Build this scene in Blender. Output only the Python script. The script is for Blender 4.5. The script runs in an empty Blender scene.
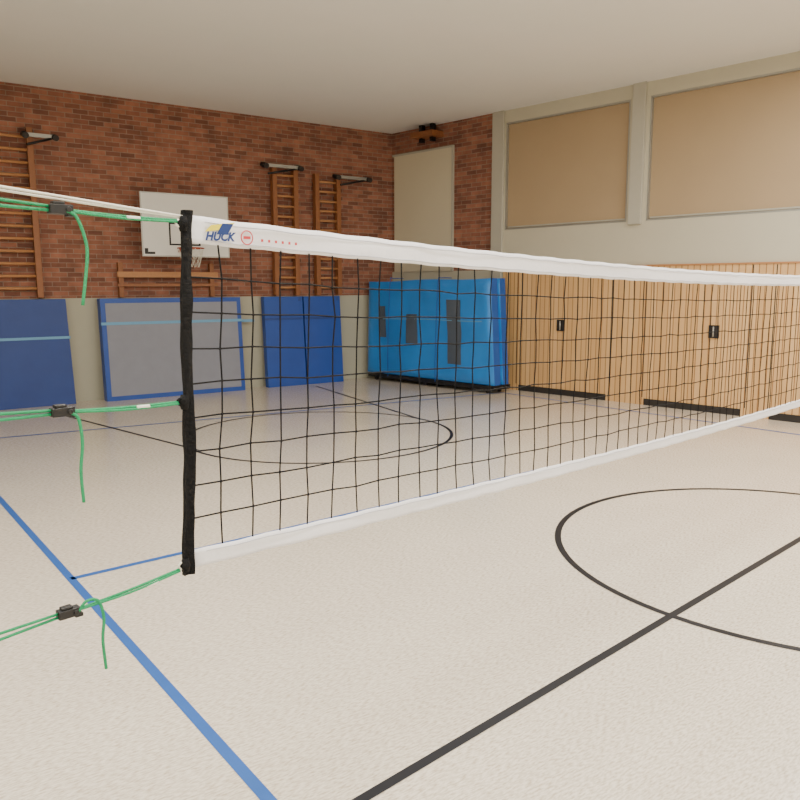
import bpy, math, random
from mathutils import Vector, Matrix, noise
random.seed(4)
COL=bpy.context.scene.collection

# ---------------------------------------------------------------- materials
def srgb(r,g,b):
    def c(x):
        x/=255.0
        return x/12.92 if x<=0.04045 else ((x+0.055)/1.055)**2.4
    return (c(r),c(g),c(b),1)
class NT:
    def __init__(s,name):
        s.m=bpy.data.materials.new(name); s.m.use_nodes=True
        s.n=s.m.node_tree.nodes; s.l=s.m.node_tree.links; s.b=s.n['Principled BSDF']
    def add(s,t,**k):
        n=s.n.new(t)
        for a,v in k.items(): setattr(n,a,v)
        return n
    def link(s,a,b): s.l.new(a,b)
def plain(name,col,rough=.6,metal=0,var=.06,scale=12,bump=.0,spec=.5):
    t=NT(name); b=t.b
    b.inputs['Roughness'].default_value=rough; b.inputs['Metallic'].default_value=metal
    b.inputs['Specular IOR Level'].default_value=spec
    tc=t.add('ShaderNodeTexCoord'); nz=t.add('ShaderNodeTexNoise'); nz.inputs['Scale'].default_value=scale; nz.inputs['Detail'].default_value=4
    t.link(tc.outputs['Object'],nz.inputs['Vector'])
    mx=t.add('ShaderNodeMix',data_type='RGBA'); c=col
    mx.inputs[6].default_value=(c[0]*(1-var),c[1]*(1-var),c[2]*(1-var),1)
    mx.inputs[7].default_value=(min(1,c[0]*(1+var)),min(1,c[1]*(1+var)),min(1,c[2]*(1+var)),1)
    t.link(nz.outputs['Fac'],mx.inputs[0]); t.link(mx.outputs[2],b.inputs['Base Color'])
    if bump:
        bp=t.add('ShaderNodeBump'); bp.inputs['Strength'].default_value=bump; bp.inputs['Distance'].default_value=.02
        t.link(nz.outputs['Fac'],bp.inputs['Height']); t.link(bp.outputs['Normal'],b.inputs['Normal'])
    return t.m
def brick_mat():
    t=NT('red_brick'); b=t.b
    uv=t.add('ShaderNodeTexCoord')
    br=t.add('ShaderNodeTexBrick'); br.inputs['Scale'].default_value=1
    br.inputs['Brick Width'].default_value=.25; br.inputs['Row Height'].default_value=.08
    br.inputs['Mortar Size'].default_value=.007; br.inputs['Mortar Smooth'].default_value=.3
    br.inputs['Color1'].default_value=srgb(164,108,86); br.inputs['Color2'].default_value=srgb(108,68,56)
    br.inputs['Mortar'].default_value=srgb(150,128,112); br.inputs['Bias'].default_value=-.1
    t.link(uv.outputs['UV'],br.inputs['Vector'])
    nz=t.add('ShaderNodeTexNoise'); nz.inputs['Scale'].default_value=5; nz.inputs['Detail'].default_value=6
    t.link(uv.outputs['UV'],nz.inputs['Vector'])
    mp=t.add('ShaderNodeMapRange'); mp.inputs['From Min'].default_value=.3; mp.inputs['From Max'].default_value=.7; mp.inputs['To Min'].default_value=.7; mp.inputs['To Max'].default_value=1.15
    t.link(nz.outputs['Fac'],mp.inputs['Value'])
    mx=t.add('ShaderNodeVectorMath',operation='SCALE'); t.link(br.outputs['Color'],mx.inputs[0]); t.link(mp.outputs[0],mx.inputs['Scale'])
    t.link(mx.outputs[0],b.inputs['Base Color']); b.inputs['Roughness'].default_value=.85
    bp=t.add('ShaderNodeBump'); bp.inputs['Strength'].default_value=.5; bp.inputs['Distance'].default_value=.01; bp.invert=True
    t.link(br.outputs['Fac'],bp.inputs['Height']); t.link(bp.outputs['Normal'],b.inputs['Normal'])
    return t.m
def wood_panel_mat():
    t=NT('birch_slat_panel'); b=t.b
    uv=t.add('ShaderNodeTexCoord'); sp=t.add('ShaderNodeSeparateXYZ'); t.link(uv.outputs['UV'],sp.inputs[0])
    sc=t.add('ShaderNodeMath',operation='MULTIPLY'); sc.inputs[1].default_value=1/.1; t.link(sp.outputs['X'],sc.inputs[0])
    fr=t.add('ShaderNodeMath',operation='FRACT'); t.link(sc.outputs[0],fr.inputs[0])
    fl=t.add('ShaderNodeMath',operation='FLOOR'); t.link(sc.outputs[0],fl.inputs[0])
    wn=t.add('ShaderNodeTexWhiteNoise',noise_dimensions='1D'); t.link(fl.outputs[0],wn.inputs['W'])
    gr=t.add('ShaderNodeMath',operation='LESS_THAN'); gr.inputs[1].default_value=.16; t.link(fr.outputs[0],gr.inputs[0])
    mpn=t.add('ShaderNodeMapping'); mpn.inputs['Scale'].default_value=(40,2.0,1); t.link(uv.outputs['UV'],mpn.inputs['Vector'])
    nz=t.add('ShaderNodeTexNoise'); nz.inputs['Scale'].default_value=1; nz.inputs['Detail'].default_value=5; t.link(mpn.outputs[0],nz.inputs['Vector'])
    ad=t.add('ShaderNodeMath',operation='ADD'); t.link(wn.outputs['Value'],ad.inputs[0]); t.link(nz.outputs['Fac'],ad.inputs[1])
    hf=t.add('ShaderNodeMath',operation='MULTIPLY'); hf.inputs[1].default_value=.5; t.link(ad.outputs[0],hf.inputs[0])
    mx=t.add('ShaderNodeMix',data_type='RGBA'); mx.inputs[6].default_value=srgb(200,156,102); mx.inputs[7].default_value=srgb(226,188,136); t.link(hf.outputs[0],mx.inputs[0])
    m2=t.add('ShaderNodeMix',data_type='RGBA'); m2.inputs[7].default_value=srgb(158,114,68); t.link(gr.outputs[0],m2.inputs[0]); t.link(mx.outputs[2],m2.inputs[6])
    t.link(m2.outputs[2],b.inputs['Base Color']); b.inputs['Roughness'].default_value=.5
    return t.m
def floor_mat():
    t=NT('sports_floor_linoleum'); b=t.b
    tc=t.add('ShaderNodeTexCoord')
    def nzz(scale,vec=None,det=3):
        n=t.add('ShaderNodeTexNoise'); n.inputs['Scale'].default_value=scale; n.inputs['Detail'].default_value=det
        t.link(vec or tc.outputs['Object'],n.inputs['Vector']); return n
    mp=t.add('ShaderNodeMapping'); mp.inputs['Scale'].default_value=(1,3.5,1); mp.inputs['Rotation'].default_value=(0,0,.4); t.link(tc.outputs['Object'],mp.inputs['Vector'])
    a=nzz(30,mp.outputs[0]); c=nzz(1.3)
    r=t.add('ShaderNodeValToRGB'); r.color_ramp.elements[0].position=.33; r.color_ramp.elements[1].position=.6
    r.color_ramp.elements[0].color=srgb(188,175,155); r.color_ramp.elements[1].color=srgb(224,215,200)
    t.link(a.outputs['Fac'],r.inputs[0])
    mr=t.add('ShaderNodeMapRange'); mr.inputs['To Min'].default_value=.93; mr.inputs['To Max'].default_value=1.06; t.link(c.outputs['Fac'],mr.inputs['Value'])
    sc=t.add('ShaderNodeVectorMath',operation='SCALE'); t.link(r.outputs[0],sc.inputs[0]); t.link(mr.outputs[0],sc.inputs['Scale'])
    t.link(sc.outputs[0],b.inputs['Base Color'])
    b.inputs['Roughness'].default_value=.2; b.inputs['Specular IOR Level'].default_value=.55
    bn=nzz(6); bp=t.add('ShaderNodeBump'); bp.inputs['Strength'].default_value=.04; bp.inputs['Distance'].default_value=.02
    t.link(bn.outputs['Fac'],bp.inputs['Height']); t.link(bp.outputs['Normal'],b.inputs['Normal'])
    return t.m
def emis(name,col,s):
    t=NT(name); t.b.inputs['Base Color'].default_value=col; t.b.inputs['Emission Color'].default_value=col; t.b.inputs['Emission Strength'].default_value=s; return t.m

M=dict(
 brick=brick_mat(), wood=wood_panel_mat(), floor=floor_mat(),
 plaster=plain('cream_plaster',srgb(194,189,170),.8,var=.03,scale=3),
 dado=plain('grey_green_plaster',srgb(178,176,158),.8,var=.04,scale=3),
 panel=plain('ivory_panel',srgb(208,200,176),.6,var=.02,scale=2),
 ceil=plain('white_ceiling',srgb(228,228,224),.9,var=.02,scale=2),
 blind=plain('beige_blind',srgb(172,150,120),.8,var=.03,scale=2),
 alu=plain('brushed_aluminium',srgb(170,170,165),.4,.6),
 grey=plain('grey_column_paint',srgb(180,177,164),.6,var=.03),
 brownwood=plain('varnished_wood',srgb(142,90,54),.5,var=.15,scale=20),
 palewood=plain('pale_wood',srgb(178,126,82),.5,var=.12,scale=20),
 black=plain('black_plastic',srgb(20,20,22),.45),
 dark=plain('dark_vent',srgb(38,34,32),.7),
 white=plain('white_board',srgb(226,226,222),.5,var=.02),
 orange=plain('orange_rim_paint',srgb(170,70,40),.4),
 navy=plain('navy_vinyl',srgb(34,64,136),.5,var=.15,scale=3,bump=.3),
 blue=plain('blue_vinyl',srgb(32,76,165),.45,var=.12,scale=3,bump=.3),
 greyblue=plain('grey_mat_cover',srgb(138,142,156),.7,var=.08,scale=5,bump=.3),
 strap=plain('light_blue_strap',srgb(110,165,205),.6),
 bright=plain('bright_blue_vinyl',srgb(50,134,218),.35,var=.16,scale=2.5,bump=.5),
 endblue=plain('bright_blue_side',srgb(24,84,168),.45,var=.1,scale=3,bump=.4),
 patch=plain('grey_patch',srgb(80,90,104),.7,var=.1),
 tape=plain('white_net_tape',srgb(238,238,242),.55,var=.03,scale=25,bump=.15),
 seam=plain('grey_seam_thread',srgb(196,197,204),.7,var=.05),
 cord=plain('black_net_cord',srgb(16,16,18),.75,spec=.2),
 band=plain('black_webbing',srgb(12,12,14),.85,var=.2,scale=60,bump=.5,spec=.25),
 green=plain('green_rope',srgb(0,142,88),.6,var=.2,scale=150,bump=.4),
 whiterope=plain('white_rope',srgb(225,222,210),.7,var=.1,scale=150),
 lineblk=plain('black_line_paint',srgb(24,26,32),.5,var=.1,spec=.3),
 lineblue=plain('blue_line_paint',srgb(44,92,165),.45,var=.08),
 logoblue=plain('logo_blue',srgb(14,48,110),.6), logoyel=plain('logo_yellow',srgb(225,210,40),.6), logored=plain('logo_red',srgb(190,50,60),.6),
 lamp=emis('lamp_diffuser',(1,.96,.9,1),4.0),
)

# ---------------------------------------------------------------- frames
class Frame:
    def __init__(s,o,p):
        s.o=Vector((o[0],o[1],0)); d=Vector((p[0]-o[0],p[1]-o[1],0)).normalized(); s.u=d
        n=Vector((d.y,-d.x,0))
        s.n=n if n.dot(-s.o)>0 else -n
    def w(s,u,z,out=0): return s.o+s.u*u+s.n*out+Vector((0,0,z))
class World:
    def w(s,u,z,out=0): return Vector((u,out,z))
C=(10.27,13.75)
BK=Frame(C,(2.6,14.08)); RT=Frame(C,(11.21,6.5)); NF=Frame((.813,2.0),(5.475,2.6)); WD=World()

class Bd:
    def __init__(s,fr): s.fr=fr; s.v=[];s.f=[];s.m=[];s.uv=[];s.mats=[];s.sm=[]
    def mi(s,m):
        if m not in s.mats: s.mats.append(m)
        return s.mats.index(m)
    def face(s,ids,m,uvs,sm=False): s.f.append(ids); s.m.append(s.mi(m)); s.uv.append(uvs); s.sm.append(sm)
    def hexa(s,P,m):
        b=len(s.v); s.v+=[s.fr.w(*p) for p in P]
        for q in ((0,1,2,3),(7,6,5,4),(0,4,5,1),(1,5,6,2),(2,6,7,3),(3,7,4,0)):
            s.face([b+i for i in q],m,[(P[i][0]+P[i][2],P[i][1]) for i in q])
    def box(s,u0,u1,z0,z1,o0,o1,m,du=0,do=0):
        s.hexa([(u0,z0,o0),(u1,z0,o0),(u1+du,z1,o0+do),(u0+du,z1,o0+do),(u0,z0,o1),(u1,z0,o1),(u1+du,z1,o1+do),(u0+du,z1,o1+do)],m)
    def tube(s,pts,r,m,n=8,cyc=False,cap=True):
        W=[s.fr.w(*p) for p in pts]; N=len(W); b=len(s.v); prev=None
        for i,p in enumerate(W):
            a=W[(i-1)%N] if (cyc or i>0) else p; c=W[(i+1)%N] if (cyc or i<N-1) else p
            t=(c-a).normalized()
            if prev is None: prev=Vector((0,0,1)) if abs(t.z)<.9 else Vector((1,0,0))
            x=(prev-t*prev.dot(t)).normalized(); y=t.cross(x); prev=x
            rr=r[i] if isinstance(r,(list,tuple)) else r
            for k in range(n):
                an=2*math.pi*k/n; s.v.append(p+(x*math.cos(an)+y*math.sin(an))*rr)
        for i in range(N if cyc else N-1):
            j=(i+1)%N
            for k in range(n):
                k2=(k+1)%n; s.face([b+i*n+k,b+i*n+k2,b+j*n+k2,b+j*n+k],m,[(0,0)]*4,True)
        if cap and not cyc:
            s.face([b+k for k in range(n)][::-1],m,[(0,0)]*n); s.face([b+(N-1)*n+k for k in range(n)],m,[(0,0)]*n)
    def grid(s,fn,nu,nv,m,sm=True):
        b=len(s.v)
        for i in range(nu+1):
            for j in range(nv+1): s.v.append(s.fr.w(*fn(i/nu,j/nv)))
        for i in range(nu):
            for j in range(nv):
                q=[b+i*(nv+1)+j,b+(i+1)*(nv+1)+j,b+(i+1)*(nv+1)+j+1,b+i*(nv+1)+j+1]
                s.face(q,m,[(0,0)]*4,sm)
    def done(s,name,parent=None,bevel=0,recalc=True,solid=0):
        c=sum(s.v,Vector())/len(s.v)
        me=bpy.data.meshes.new(name); me.from_pydata([v-c for v in s.v],[],s.f)
        for m in s.mats: me.materials.append(M[m])
        uvl=me.uv_layers.new(name='UVMap'); li=0
        for i,p in enumerate(me.polygons):
            p.material_index=s.m[i]; p.use_smooth=s.sm[i]
            for q in s.uv[i]: uvl.data[li].uv=q; li+=1
        if recalc:
            import bmesh
            bm=bmesh.new(); bm.from_mesh(me); bmesh.ops.recalc_face_normals(bm,faces=bm.faces); bm.to_mesh(me); bm.free()
        o=bpy.data.objects.new(name,me); o.location=c; COL.objects.link(o)
        if solid:
            md=o.modifiers.new('Solidify','SOLIDIFY'); md.thickness=solid; md.offset=0
        if bevel:
            md=o.modifiers.new('Bevel','BEVEL'); md.width=bevel; md.segments=3; md.limit_method='ANGLE'
        if parent:
            o.parent=parent; o.matrix_parent_inverse=Matrix.Translation(-parent.location)
        return o
def empty(name,loc):
    e=bpy.data.objects.new(name,None); e.empty_display_size=.2; e.location=loc; COL.objects.link(e); return e
def arc(P,n):
    out=[]; Q=[P[0]]+list(P)+[P[-1]]
    for i in range(1,len(Q)-2):
        for k in range(n):
            t=k/n; out.append(tuple(.5*(2*Q[i][j]+(Q[i+1][j]-Q[i-1][j])*t+(2*Q[i-1][j]-5*Q[i][j]+4*Q[i+1][j]-Q[i+2][j])*t*t+(-Q[i-1][j]+3*Q[i][j]-3*Q[i+1][j]+Q[i+2][j])*t**3) for j in range(3)))
    out.append(tuple(P[-1])); return out

# ---------------------------------------------------------------- room shell
CZ=5.24
cBL=BK.w(17,0); cFR=RT.w(24,0); cBR=BK.w(0,0); cFL=Vector((cBL.x,cFR.y,0))
def slab(name,z0,z1,m):
    b=Bd(WD); cs=[cBL+Vector((-.3,.3,0)),cBR+Vector((.3,.3,0)),cFR+Vector((.4,-.3,0)),cFL+Vector((-.3,-.3,0))]
    b.v=[Vector((c.x,c.y,z)) for z in (z0,z1) for c in cs]
    for q in ((0,1,2,3),(4,5,6,7),(0,1,5,4),(1,2,6,5),(2,3,7,6),(3,0,4,7)): b.face(list(q),m,[(b.v[i].x,b.v[i].y) for i in q])
    return b.done(name)
slab('floor',-.2,0,'floor'); slab('ceiling',CZ,CZ+.2,'ceil')
b=Bd(BK); b.box(-.2,17,0,1.8,-.25,0,'dado'); b.box(-.2,17,1.8,CZ,-.25,0,'brick'); b.done('wall_back')
wins=[(3.08,5.64),(5.99,8.5),(8.87,11.4),(11.75,14.3),(14.65,17.2),(17.55,20.1)]
b=Bd(RT)
b.box(0,2.77,2.3,CZ,-.25,0,'brick'); b.box(0,2.77,0,2.3,-.25,0,'plaster')
b.box(2.77,24,0,3.05,-.25,0,'plaster'); b.box(2.77,24,5.02,CZ,-.25,0,'plaster')
e=2.77
for a,c in wins: b.box(e,a,3.05,5.02,-.25,0,'plaster'); e=c
b.box(e,24,3.05,5.02,-.25,0,'plaster'); b.done('wall_right')
FW=Frame((cFR.x,cFR.y),(cFL.x,cFL.y)); LW=Frame((cFL.x,cFL.y),(cBL.x,cBL.y))
b=Bd(FW); b.box(0,(cFR-cFL).length,0,CZ,-.25,0,'plaster'); b.done('wall_front')
b=Bd(LW); b.box(0,(cBL-cFL).length,0,CZ,-.25,0,'plaster'); b.done('wall_left')
b=Bd(RT); b.box(3.1,24,.0,2.31,.0,.035,'wood'); b.box(3.1,24,2.31,2.335,0,.05,'palewood'); b.done('trim_wood_cladding')
b=Bd(RT)
for a,c in ((3.52,5.4),(6.12,7.72),(8.15,9.9),(10.6,12.3)): b.box(a,c,.0,.11,.036,.046,'dark')
b.done('trim_wall_vents',bevel=.003)
b=Bd(RT)
for a in (3.45,5.45,6.08,7.78,8.12,9.95): b.box(a,a+.014,.13,2.3,.036,.039,'dark')
b.done('trim_door_joints')
for i,a in enumerate((4.44,7.25,10.3)):
    b=Bd(RT); b.box(a-.06,a+.06,1.2,1.36,.036,.05,'dark'); b.box(a-.08,a+.08,1.18,1.2,.036,.056,'black'); b.box(a-.08,a+.08,1.36,1.38,.036,.056,'black')
    b.box(a-.08,a-.06,1.2,1.36,.036,.056,'black'); b.box(a+.06,a+.08,1.2,1.36,.036,.056,'black'); b.tube([(a,1.2,.07),(a,1.36,.07)],.012,'alu'); b.done('recessed_door_handle')
b=Bd(RT); b.box(2.79,3.06,0,CZ,0,.05,'grey'); b.done('trim_column_a',bevel=.01)
b=Bd(RT)
for i in range(1,len(wins)): b.box(wins[i-1][1]+.06,wins[i][0]-.06,3.0,CZ,0,.06,'grey')
b.done('trim_column_b',bevel=.008)
for i,(a,c) in enumerate(wins):
    b=Bd(RT); b.box(a,c,3.05,5.02,-.09,-.06,'blind')
    b.box(a,c,3.05,3.08,-.06,-.01,'alu'); b.box(a,c,4.99,5.02,-.06,-.01,'alu'); b.box(a,a+.03,3.08,4.99,-.06,-.01,'alu'); b.box(c-.03,c,3.08,4.99,-.06,-.01,'alu')
    b.box(a+.05,c-.05,3.09,3.115,-.06,-.045,'grey'); b.done('window_%d'%(i+1))
b=Bd(RT); b.box(.1,1.76,2.3,4.74,0,.03,'panel'); b.box(.06,1.8,4.74,4.78,0,.045,'grey'); b.box(1.76,1.8,2.3,4.74,0,.045,'grey'); b.done('trim_ivory_panel')
b=Bd(RT); b.box(.9,1.5,4.98,5.08,0,.35,'brownwood'); b.box(1.0,1.08,4.9,5.24,.1,.2,'black'); b.box(1.3,1.38,4.9,5.24,.1,.2,'black'); b.done('ceiling_beam_bracket')

# ---------------------------------------------------------------- ceiling lamps
for x in (-3.5,1.0,5.5,9.2):
    for y in (-7.5,-3,1.2,5.2):
        if x==9.2 and y>5: y=3.6
        if x==5.5 and y>5: y=4.8
        b=Bd(WD); b.box(x-.75,x+.75,CZ-.09,CZ,y-.15,y+.15,'alu'); b.box(x-.7,x+.7,CZ-.1,CZ-.089,y-.12,y+.12,'lamp'); b.done('ceiling_lamp')
        L=bpy.data.lights.new('ceiling_lamp_light','AREA'); L.shape='RECTANGLE'; L.size=1.4; L.size_y=.3; L.energy=158; L.color=(1,.95,.875)
        o=bpy.data.objects.new('lamp_light',L); o.location=(x,y,CZ-.12); COL.objects.link(o)

# ---------------------------------------------------------------- floor markings
b=Bd(WD)
def strip(p,q,w,m):
    p=Vector((*p,0));q=Vector((*q,0));d=(q-p).normalized();n=Vector((-d.y,d.x,0))*w/2;i=len(b.v)
    b.v+=[Vector((v.x,v.y,.0025 if m=='lineblk' else .002)) for v in (p-n,q-n,q+n,p+n)]; b.face([i,i+1,i+2,i+3],m,[(0,0)]*4)
def ring(c,r,w,m,a0=0,a1=360,n=96):
    for k in range(n):
        A=math.radians(a0+(a1-a0)*k/n);B=math.radians(a0+(a1-a0)*(k+1)/n);i=len(b.v)
        for an,rr in ((A,r-w/2),(B,r-w/2),(B,r+w/2),(A,r+w/2)): b.v.append(Vector((c[0]+rr*math.cos(an),c[1]+rr*math.sin(an),.003)))
        b.face([i,i+1,i+2,i+3],m,[(0,0)]*4)
ring((5.79,2.61),1.79,.05,'lineblk')
strip((-.25,2.1),(11.0,3.22),.05,'lineblk')
ring((5.38,8.87),1.8,.045,'lineblk')
strip((2.85,13.35),(3.62,8.87),.045,'lineblk'); strip((7.93,13.2),(7.16,8.87),.045,'lineblk')
strip((1.25,-7.5),(1.25,11.3),.055,'lineblue'); strip((1.25,5.4),(10.3,5.75),.055,'lineblue')
strip((1.25,11.3),(10.2,10.2),.055,'lineblue'); strip((10.2,10.2),(10.9,-6.5),.055,'lineblue'); strip((-4,11.3),(1.25,11.3),.05,'lineblue')
b.done('court_markings',recalc=False)

# ---------------------------------------------------------------- mats
b=Bd(BK)
F0,F1=.16,.04
def lean(u,z,o): return (u,z,o+F0+(F1-F0)*z/1.8)
def lbox(u0,u1,z0,z1,o0,o1,m,s=0):
    b.hexa([lean(*p) for p in ((u0,z0,o0),(u1,z0,o0),(u1+s,z1,o0),(u0+s,z1,o0),(u0,z0,o1),(u1,z0,o1),(u1+s,z1,o1),(u0+s,z1,o1))],m)
lbox(6.80,8.35,0,1.79,0,.13,'navy',.04); lbox(6.81,8.36,1.12,1.165,.131,.138,'strap'); b.done('wall_gym_mat',bevel=.02)
b=Bd(BK)
lbox(3.71,6.30,0,1.79,0,.2,'blue'); lbox(3.79,6.22,.08,1.71,.2,.206,'greyblue'); lbox(3.70,6.31,1.33,1.38,.2,.212,'strap')
lbox(3.4,3.71,1.31,1.36,.1,.11,'strap'); b.done('soft_landing_mat',bevel=.02)
for a,c in ((1.46,2.31),(2.34,3.19)):
    b=Bd(BK); lbox(a,c,0,1.79,0,.14,'blue'); lbox(a,c,1.33,1.37,.141,.15,'navy'); lbox(a+.04,a+.1,1.7,1.77,.141,.15,'navy'); b.done('wall_gym_mat',bevel=.02)

def bigm(name,o0,o1,uo,m):
    b=Bd(RT)
    def surf(o,sgn):
        def fn(i,j):
            z=.16+j*1.93; u0=.06-.02*j; u1=3.55-.19*j; u=u0+(u1-u0)*i+uo
            e=min(i,1-i)*3.4; g=min(j,1-j)*2.0; k=min(1,e/.1)*min(1,g/.1)
            bul=.04*noise.noise(Vector((u*1.6,z*1.6,o*3)))+.015*noise.noise(Vector((u*4,z*3,o*5+4)))
            return (u,z+.045*i*j-.012*math.sin(i*9.4)*j,o-.08*j+sgn*(-.035+.035*math.sqrt(k))+bul*k)
        return fn
    NU,NV=60,34
    b.grid(surf(o0,-1),NU,NV,m); b.grid(surf(o1,1),NU,NV,m)
    f0=surf(o0,-1);f1=surf(o1,1)
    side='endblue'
    def edge(path):
        def fn(i,j):
            p=path(i);a=f0(*p);c=f1(*p); return tuple(a[k]+(c[k]-a[k])*j for k in range(3))
        return fn
    b.grid(edge(lambda t:(t,1)),NU,3,side); b.grid(edge(lambda t:(t,0)),NU,3,side)
    b.grid(edge(lambda t:(0,t)),NV,3,side); b.grid(edge(lambda t:(1,t)),NV,3,side)
    def patch(u0,u1,z0,z1,mm,off=.008):
        def fn(i,j):
            ii=(u0+(u1-u0)*i)/3.4; jj=((z0+(z1-z0)*j)-.16)/1.98; q=f1(ii,jj); return (q[0],q[1],q[2]+off)
        b.grid(fn,14,10,mm)
    return b,patch
par=empty('stacked_crash_mats',RT.w(1.7,0,.6))
b,patch=bigm('a',.36,.59,0,'bright'); o=b.done('rear_mat',par)
b,patch=bigm('b',.60,.85,0,'bright')
patch(.38,.58,.95,1.62,'patch'); patch(1.2,1.52,.85,1.45,'patch'); patch(2.3,2.66,.5,1.75,'patch'); patch(.02,3.38,1.34,1.355,'strap')
b.done('front_mat',par)
b=Bd(RT); b.box(.1,3.55,.07,.15,.34,.84,'black')
for u in (.3,1.75,3.35):
    for o_ in (.42,.76): b.tube([(u,.045,o_-.02),(u,.045,o_+.02)],.045,'dark',16)
b.done('trolley',par)
b=Bd(RT)
for u in (.75,2.1):
    b.tube(arc([(u,.12,.87),(u,.7,.87),(u,1.4,.84),(u,2.1,.79),(u,2.15,.7),(u,2.15,.4)],6),.009,'endblue',6)
b.done('straps',par)

# ---------------------------------------------------------------- wall bars
def ladder(name,ua,ub,z0,z1,bars=9,arm=None):
    b=Bd(BK)
    for u in (ua,ub): b.box(u-.045,u+.045,z0,z1,.05,.17,'brownwood')
    for k in range(bars):
        z=z0+.15+(z1-z0-.3)*k/(bars-1); b.tube([(ua,z,.13),(ub,z,.13)],.024,'palewood',8)
    for z in (z0+.2,z1-.2):
        for u in (ua,ub): b.box(u-.03,u+.03,z-.04,z+.04,0,.06,'black')
    if arm:
        a0,a1,z=arm
        b.box(a0,a1,z,z+.06,.15,.22,'alu'); b.tube([(a0,z,.3),(a0,z+.05,.1)],.05,'dark',12); b.tube([(a1,z,.3),(a1,z+.05,.1)],.05,'dark',12)
        b.tube([(a0,z+.02,.18),(a1,z-.15,.35)],.02,'black')
    return b.done(name,bevel=0)
ladder('wall_bars',2.42,2.88,1.82,4.3,12,(2.35,3.1,4.28))
ladder('wall_bars',1.44,1.94,1.82,4.24,12,(.75,1.5,4.18))
ladder('wall_bars',7.22,8.1,1.82,4.55,13,(6.85,7.3,4.4))
b=Bd(BK)
for u in (5.88,4.2): b.box(u-.04,u+.04,1.81,2.42,.0,.1,'brownwood')
b.box(4.1,5.95,2.16,2.26,.1,.14,'palewood'); b.box(4.1,5.95,2.0,2.05,.1,.13,'brownwood'); b.done('wooden_wall_rack')

# ---------------------------------------------------------------- basketball backboard
par=empty('basketball_backboard',BK.w(4.8,3.05,.5))
b=Bd(BK); b.box(4.0,5.6,2.52,3.62,.47,.5,'white')
def fr(u0,u1,z0,z1,w,o,m):
    b.box(u0,u1,z0,z0+w,o,o+.003,m);b.box(u0,u1,z1-w,z1,o,o+.003,m);b.box(u0,u0+w,z0+w,z1-w,o,o+.003,m);b.box(u1-w,u1,z0+w,z1-w,o,o+.003,m)
fr(4.0,5.6,2.52,3.62,.02,.5,'alu'); fr(4.55,5.12,2.72,3.12,.03,.5,'lineblk'); b.box(5.38,5.56,2.56,2.6,.5,.503,'black'); b.box(5.5,5.56,2.6,2.66,.5,.503,'black')
b.done('board',par)
b=Bd(BK)
for u in (4.4,5.2):
    b.box(u-.03,u+.03,2.6,3.5,.43,.47,'alu'); b.tube([(u,3.3,.45),(u,3.3,0)],.025,'alu'); b.tube([(u,2.8,.45),(u,2.8,0)],.025,'alu'); b.tube([(u,3.3,.45),(u,2.8,0.02)],.015,'alu')
b.done('wall_bracket',par)
hu=4.87
b=Bd(BK); b.tube([(hu+.225*math.cos(a),2.66,.5+.375+.225*math.sin(a)) for a in [2*math.pi*i/32 for i in range(32)]],.01,'orange',8,cyc=True)
b.box(hu-.1,hu+.1,2.6,2.68,.5,.52,'orange'); b.box(hu-.05,hu+.05,2.64,2.665,.52,.66,'orange'); b.done('hoop_rim',par)
b=Bd(BK)
for k in range(12):
    a=2*math.pi*k/12
    for s in (1,-1): b.tube([(hu+(.22-.09*t)*math.cos(a+s*t*.8),2.65-.32*t,.875+(.22-.09*t)*math.sin(a+s*t*.8)) for t in (0,.33,.66,1)],.004,'whiterope',4,cap=False)
b.done('hoop_net',par)

# ---------------------------------------------------------------- volleyball net
LN=9.5
def zt(u): return 2.065+.122*((u-4.75)/4.75)**2
def zb(u): return 1.12+.095*((u-4.75)/4.75)**2
def ush(u,f): return -.04*(1-f)*math.exp(-u*1.5)
par=empty('volleyball_net',NF.w(4.75,1.65,0))
def tape(name,zl,zh,o,n=190,wav=.004):
    b=Bd(NF)
    def fn(i,j):
        u=LN*i; z=zl(u)+(zh(u)-zl(u))*j
        f=(z-zb(u))/(zt(u)-zb(u))
        return (u+ush(u,f),z+.0015*math.sin(u*31),o+wav*noise.noise(Vector((u*3.1,z*14,o)))*1.5)
    b.grid(fn,n,5,'tape'); return b
b=tape('top',lambda u:zt(u)-.072,lambda u:zt(u),0)
b.done('top_tape',par,solid=.006)
b=tape('bottom',lambda u:zb(u),lambda u:zb(u)+.052,0)
b.done('bottom_tape',par,solid=.006)
b=Bd(NF)
for fz,dz in ((zt,-.014),(zt,-.062),(zb,.042)):
    b.tube([(LN*i/190+ush(LN*i/190,1 if fz is zt else 0),fz(LN*i/190)+dz+.0015*math.sin(LN*i/190*31),.006) for i in range(1,190)],.0014,'seam',4,cap=False)
b.done('tape_seams',par,recalc=False)
NR=9; NC=95
b=Bd(NF); nodes=[]
for i in range(NC+1):
    col=[]
    for k in range(NR+1):
        u=LN*i/NC; z=zb(u)+.05+(zt(u)-.07-zb(u)-.05)*k/NR
        f=k/NR; du=ush(u,f)
        if 0<i<NC: du+=random.uniform(-.006,.006)+.012*noise.noise(Vector((u*1.3,z*2,0)))
        dz=random.uniform(-.004,.004) if 0<k<NR else 0
        col.append((u+du,z+dz,.006*noise.noise(Vector((u,z,3)))))
    nodes.append(col)
R_=.0025
for i in range(1,NC): b.tube(nodes[i],R_,'cord',5,cap=False)
for k in range(1,NR): b.tube([nodes[i][k] for i in range(NC+1)],R_,'cord',5,cap=False)
for i in range(1,NC):
    for k in range(1,NR):
        u,z,o=nodes[i][k]; b.tube([(u-.005,z,o),(u,z,o),(u+.005,z,o)],[.0025,.0045,.0025],'cord',5,cap=False)
b.done('net_mesh',par,recalc=False)
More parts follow.
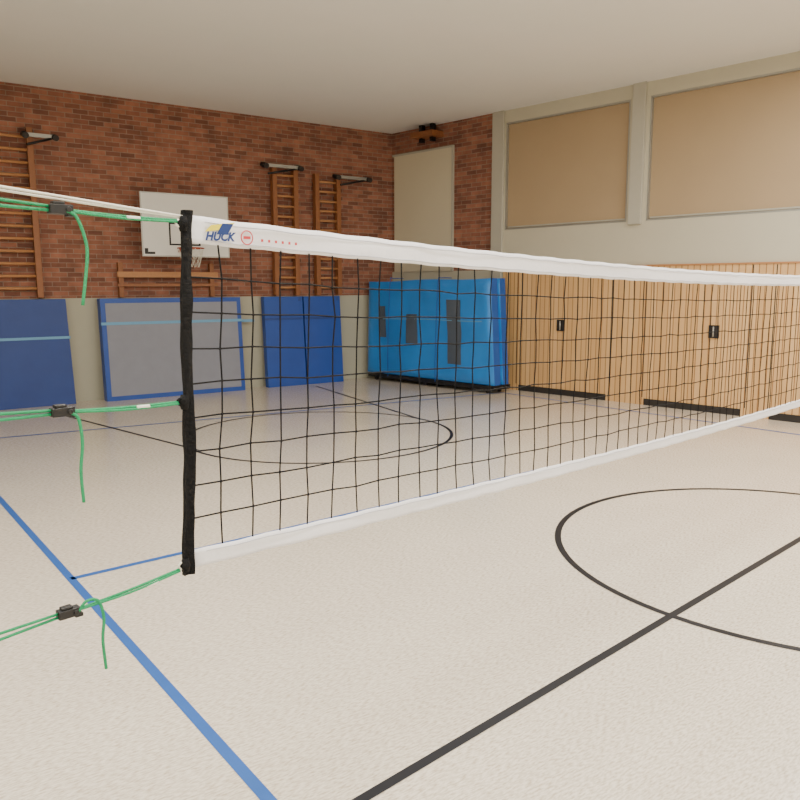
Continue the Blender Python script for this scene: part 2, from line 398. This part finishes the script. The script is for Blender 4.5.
for nm,ue in (('side_band_left',0),('side_band_right',LN)):
    b=Bd(NF)
    def bandf(o):
        def fn(i,j):
            u=ue+(i-.5)*.028; z=1.2+(2.2-1.2)*j
            f=j; wob=.0025*noise.noise(Vector((i*2,z*16,ue)))
            return (u+(-.04*(1-f) if ue==0 else 0)+wob+.003*math.sin(z*9),z,o+.010*noise.noise(Vector((i*1.5,z*9,5))))
        return fn
    b.grid(bandf(.008),4,60,'band'); b.grid(bandf(-.008),4,60,'band')
    b.grid(lambda i,j:tuple(bandf(.008)(0,i)[k]*(1-j)+bandf(-.008)(0,i)[k]*j for k in range(3)),60,1,'band')
    b.grid(lambda i,j:tuple(bandf(.008)(1,i)[k]*(1-j)+bandf(-.008)(1,i)[k]*j for k in range(3)),60,1,'band')
    sg=-1 if ue==0 else 1
    for z in (2.165,1.69,1.23):
        f=(z-1.2); uu=ue+(-.04*(1-f) if ue==0 else 0)
        b.tube([(uu+sg*.010,z-.02,0),(uu+sg*.013,z,.002),(uu+sg*.010,z+.018,0)],[.011,.015,.010],'band',8)
        b.tube([(uu+sg*(.020+.012*math.cos(a)),z+.009*math.sin(a),0) for a in [2*math.pi*q/12 for q in range(12)]],.0035,'whiterope' if z!=1.69 else 'band',6,cyc=True)
    b.done(nm,par,recalc=True)
def text(s,size,u,z,m,o=.012,shear=0,off=.02):
    cu=bpy.data.curves.new(s,'FONT'); cu.body=s; cu.size=size; cu.shear=shear; cu.offset=size*off
    ob=bpy.data.objects.new('tmp',cu); COL.objects.link(ob); bpy.context.view_layer.update()
    me=bpy.data.meshes.new_from_object(ob.evaluated_get(bpy.context.evaluated_depsgraph_get())); bpy.data.objects.remove(ob)
    me.transform(Matrix((( NF.u.x,0,NF.n.x,0),(NF.u.y,0,NF.n.y,0),(0,1,0,0),(0,0,0,1))))
    me.materials.clear(); me.materials.append(M[m])
    q=bpy.data.objects.new('printed_text',me); q.location=NF.w(u,z,o); COL.objects.link(q); q.parent=par; q.matrix_parent_inverse=Matrix.Translation(-par.location)
text('HUCK',.032,.045,2.124,'logoblue',shear=.3,off=.045)
b=Bd(NF); b.grid(lambda i,j:(.045+.075*i+.02*j,2.146+.018*j+.01*i,.012),2,2,'logoyel'); b.grid(lambda i,j:(.080+.035*i+.02*j,2.140+.03*j,.0125),2,2,'logoblue')
b.tube([(.178+.019*math.cos(a),2.135+.019*math.sin(a),.012) for a in [2*math.pi*q/24 for q in range(24)]],.0018,'logored',6,cyc=True)
for q in range(6): b.grid(lambda i,j,q=q:(.225+.024*q+.008*i,2.125-.001*q+.008*j,.012),1,1,'logored')
b.grid(lambda i,j:(.166+.024*i,2.131+.008*j,.012),2,2,'logored'); b.done('tape_logo',par,recalc=False)

# ---------------------------------------------------------------- tension ropes
def rope_set(zs,zbk,ztop,tail,white=False,ub=-.345):
    u0=-.02-.04*(1-(zs-1.2)); e=empty('tension_rope',NF.w(ub,zbk,0))
    b=Bd(NF)
    b.tube(arc([(u0-.01,zs,0),((u0+ub)/2,(zs+zbk)/2-.003,.0),(ub,zbk,0)],6),.0038,'green',8)
    b.tube(arc([(u0-.01,zs-.004,.004),((u0+ub)/2,(zs+zbk)/2-.008,.006),(ub,zbk-.002,0)],6),.0032,'green',8)
    b.tube([(ub,zbk+.004,0),(-1.12,ztop+.01,0)],.0038,'green',8)
    b.tube([(ub,zbk-.004,0),(-1.12,ztop-.03,0)],.0038,'green',8)
    b.tube([(-.17,zs+(zbk-zs)*.5-.006,.004),(-.135,zs+(zbk-zs)*.35-.005,.004)],.0055,'whiterope',8)
    b.done('rope',e)
    b=Bd(NF); b.tube(arc(tail,8),.004,'green',8); b.done('loose_end',e)
    b=Bd(NF); z=zbk
    b.box(ub-.028,ub+.026,z-.011,z+.011,-.012,.014,'black'); b.box(ub-.02,ub+.008,z+.011,z+.018,-.009,.011,'black'); b.box(ub+.012,ub+.032,z-.016,z-.006,-.01,.012,'black')
    b.tube([(ub+.014,z,-.016),(ub+.014,z,.018)],.007,'black',10); b.done('cam_buckle',e,bevel=.003)
    return e
rope_set(2.172,2.180,2.23,[(-.32,2.176,.012),(-.300,2.165,.014),(-.284,2.12,.016),(-.280,2.07,.016),(-.298,1.955,.016)],ub=-.33)
rope_set(1.69,1.70,1.73,[(-.34,1.695,.012),(-.325,1.68,.014),(-.320,1.62,.016),(-.328,1.55,.016),(-.326,1.47,.016)],ub=-.357)
rope_set(1.222,1.192,1.155,[(-.355,1.192,.012),(-.335,1.213,.014),(-.307,1.207,.018),(-.296,1.16,.02),(-.302,1.1,.02),(-.298,1.02,.02)],ub=-.375)
b=Bd(NF); b.tube([(.0,2.182,0),(-.3,2.207,.004),(-1.12,2.28,0)],.0032,'whiterope',8); b.tube([(.0,2.178,0),(-.3,2.201,-.004),(-1.12,2.27,0)],.0028,'whiterope',8); b.done('white_headline_rope',par)

for nm,u in (('post_near',-1.15),('post_far',LN+.55)):
    b=Bd(NF); b.tube([(u,0,0),(u,2.42,0)],.042,'alu',24); b.tube([(u,2.42,0),(u,2.44,0)],.045,'black',24); b.tube([(u,0,0),(u,.015,0)],.09,'alu',24)
    for z in (2.24,1.72,1.15): b.box(u-.05,u+.05,z-.03,z+.03,-.045,.05,'black')
    b.done(nm,par)
b=Bd(NF)
for z,z2 in ((2.17,2.2),(1.69,1.7),(1.22,1.2)): b.tube([(LN+.02,z,0),(LN+.5,z2,0)],.0036,'green',8)
b.done('far_ropes',par)

# ---------------------------------------------------------------- world + camera
w=bpy.data.worlds.new('world'); bpy.context.scene.world=w; w.use_nodes=True; w.node_tree.nodes['Background'].inputs[0].default_value=(.6,.6,.62,1); w.node_tree.nodes['Background'].inputs[1].default_value=.3
h,pi,ro=[math.radians(q) for q in (37.3,8.49,.13)]
F=Vector((math.sin(h)*math.cos(pi),math.cos(h)*math.cos(pi),-math.sin(pi))); R=Vector((math.cos(h),-math.sin(h),0)); U=R.cross(F)
R2=R*math.cos(ro)+F.cross(R)*math.sin(ro); U2=U*math.cos(ro)+F.cross(U)*math.sin(ro)
cam=bpy.data.cameras.new('camera'); co=bpy.data.objects.new('camera',cam); COL.objects.link(co)
mt=Matrix((R2,U2,-F)).transposed().to_4x4(); mt.translation=Vector((0,0,2.0)); co.matrix_world=mt
cam.sensor_width=36; cam.lens=765.2/800*36; cam.clip_start=.05
bpy.context.scene.camera=co
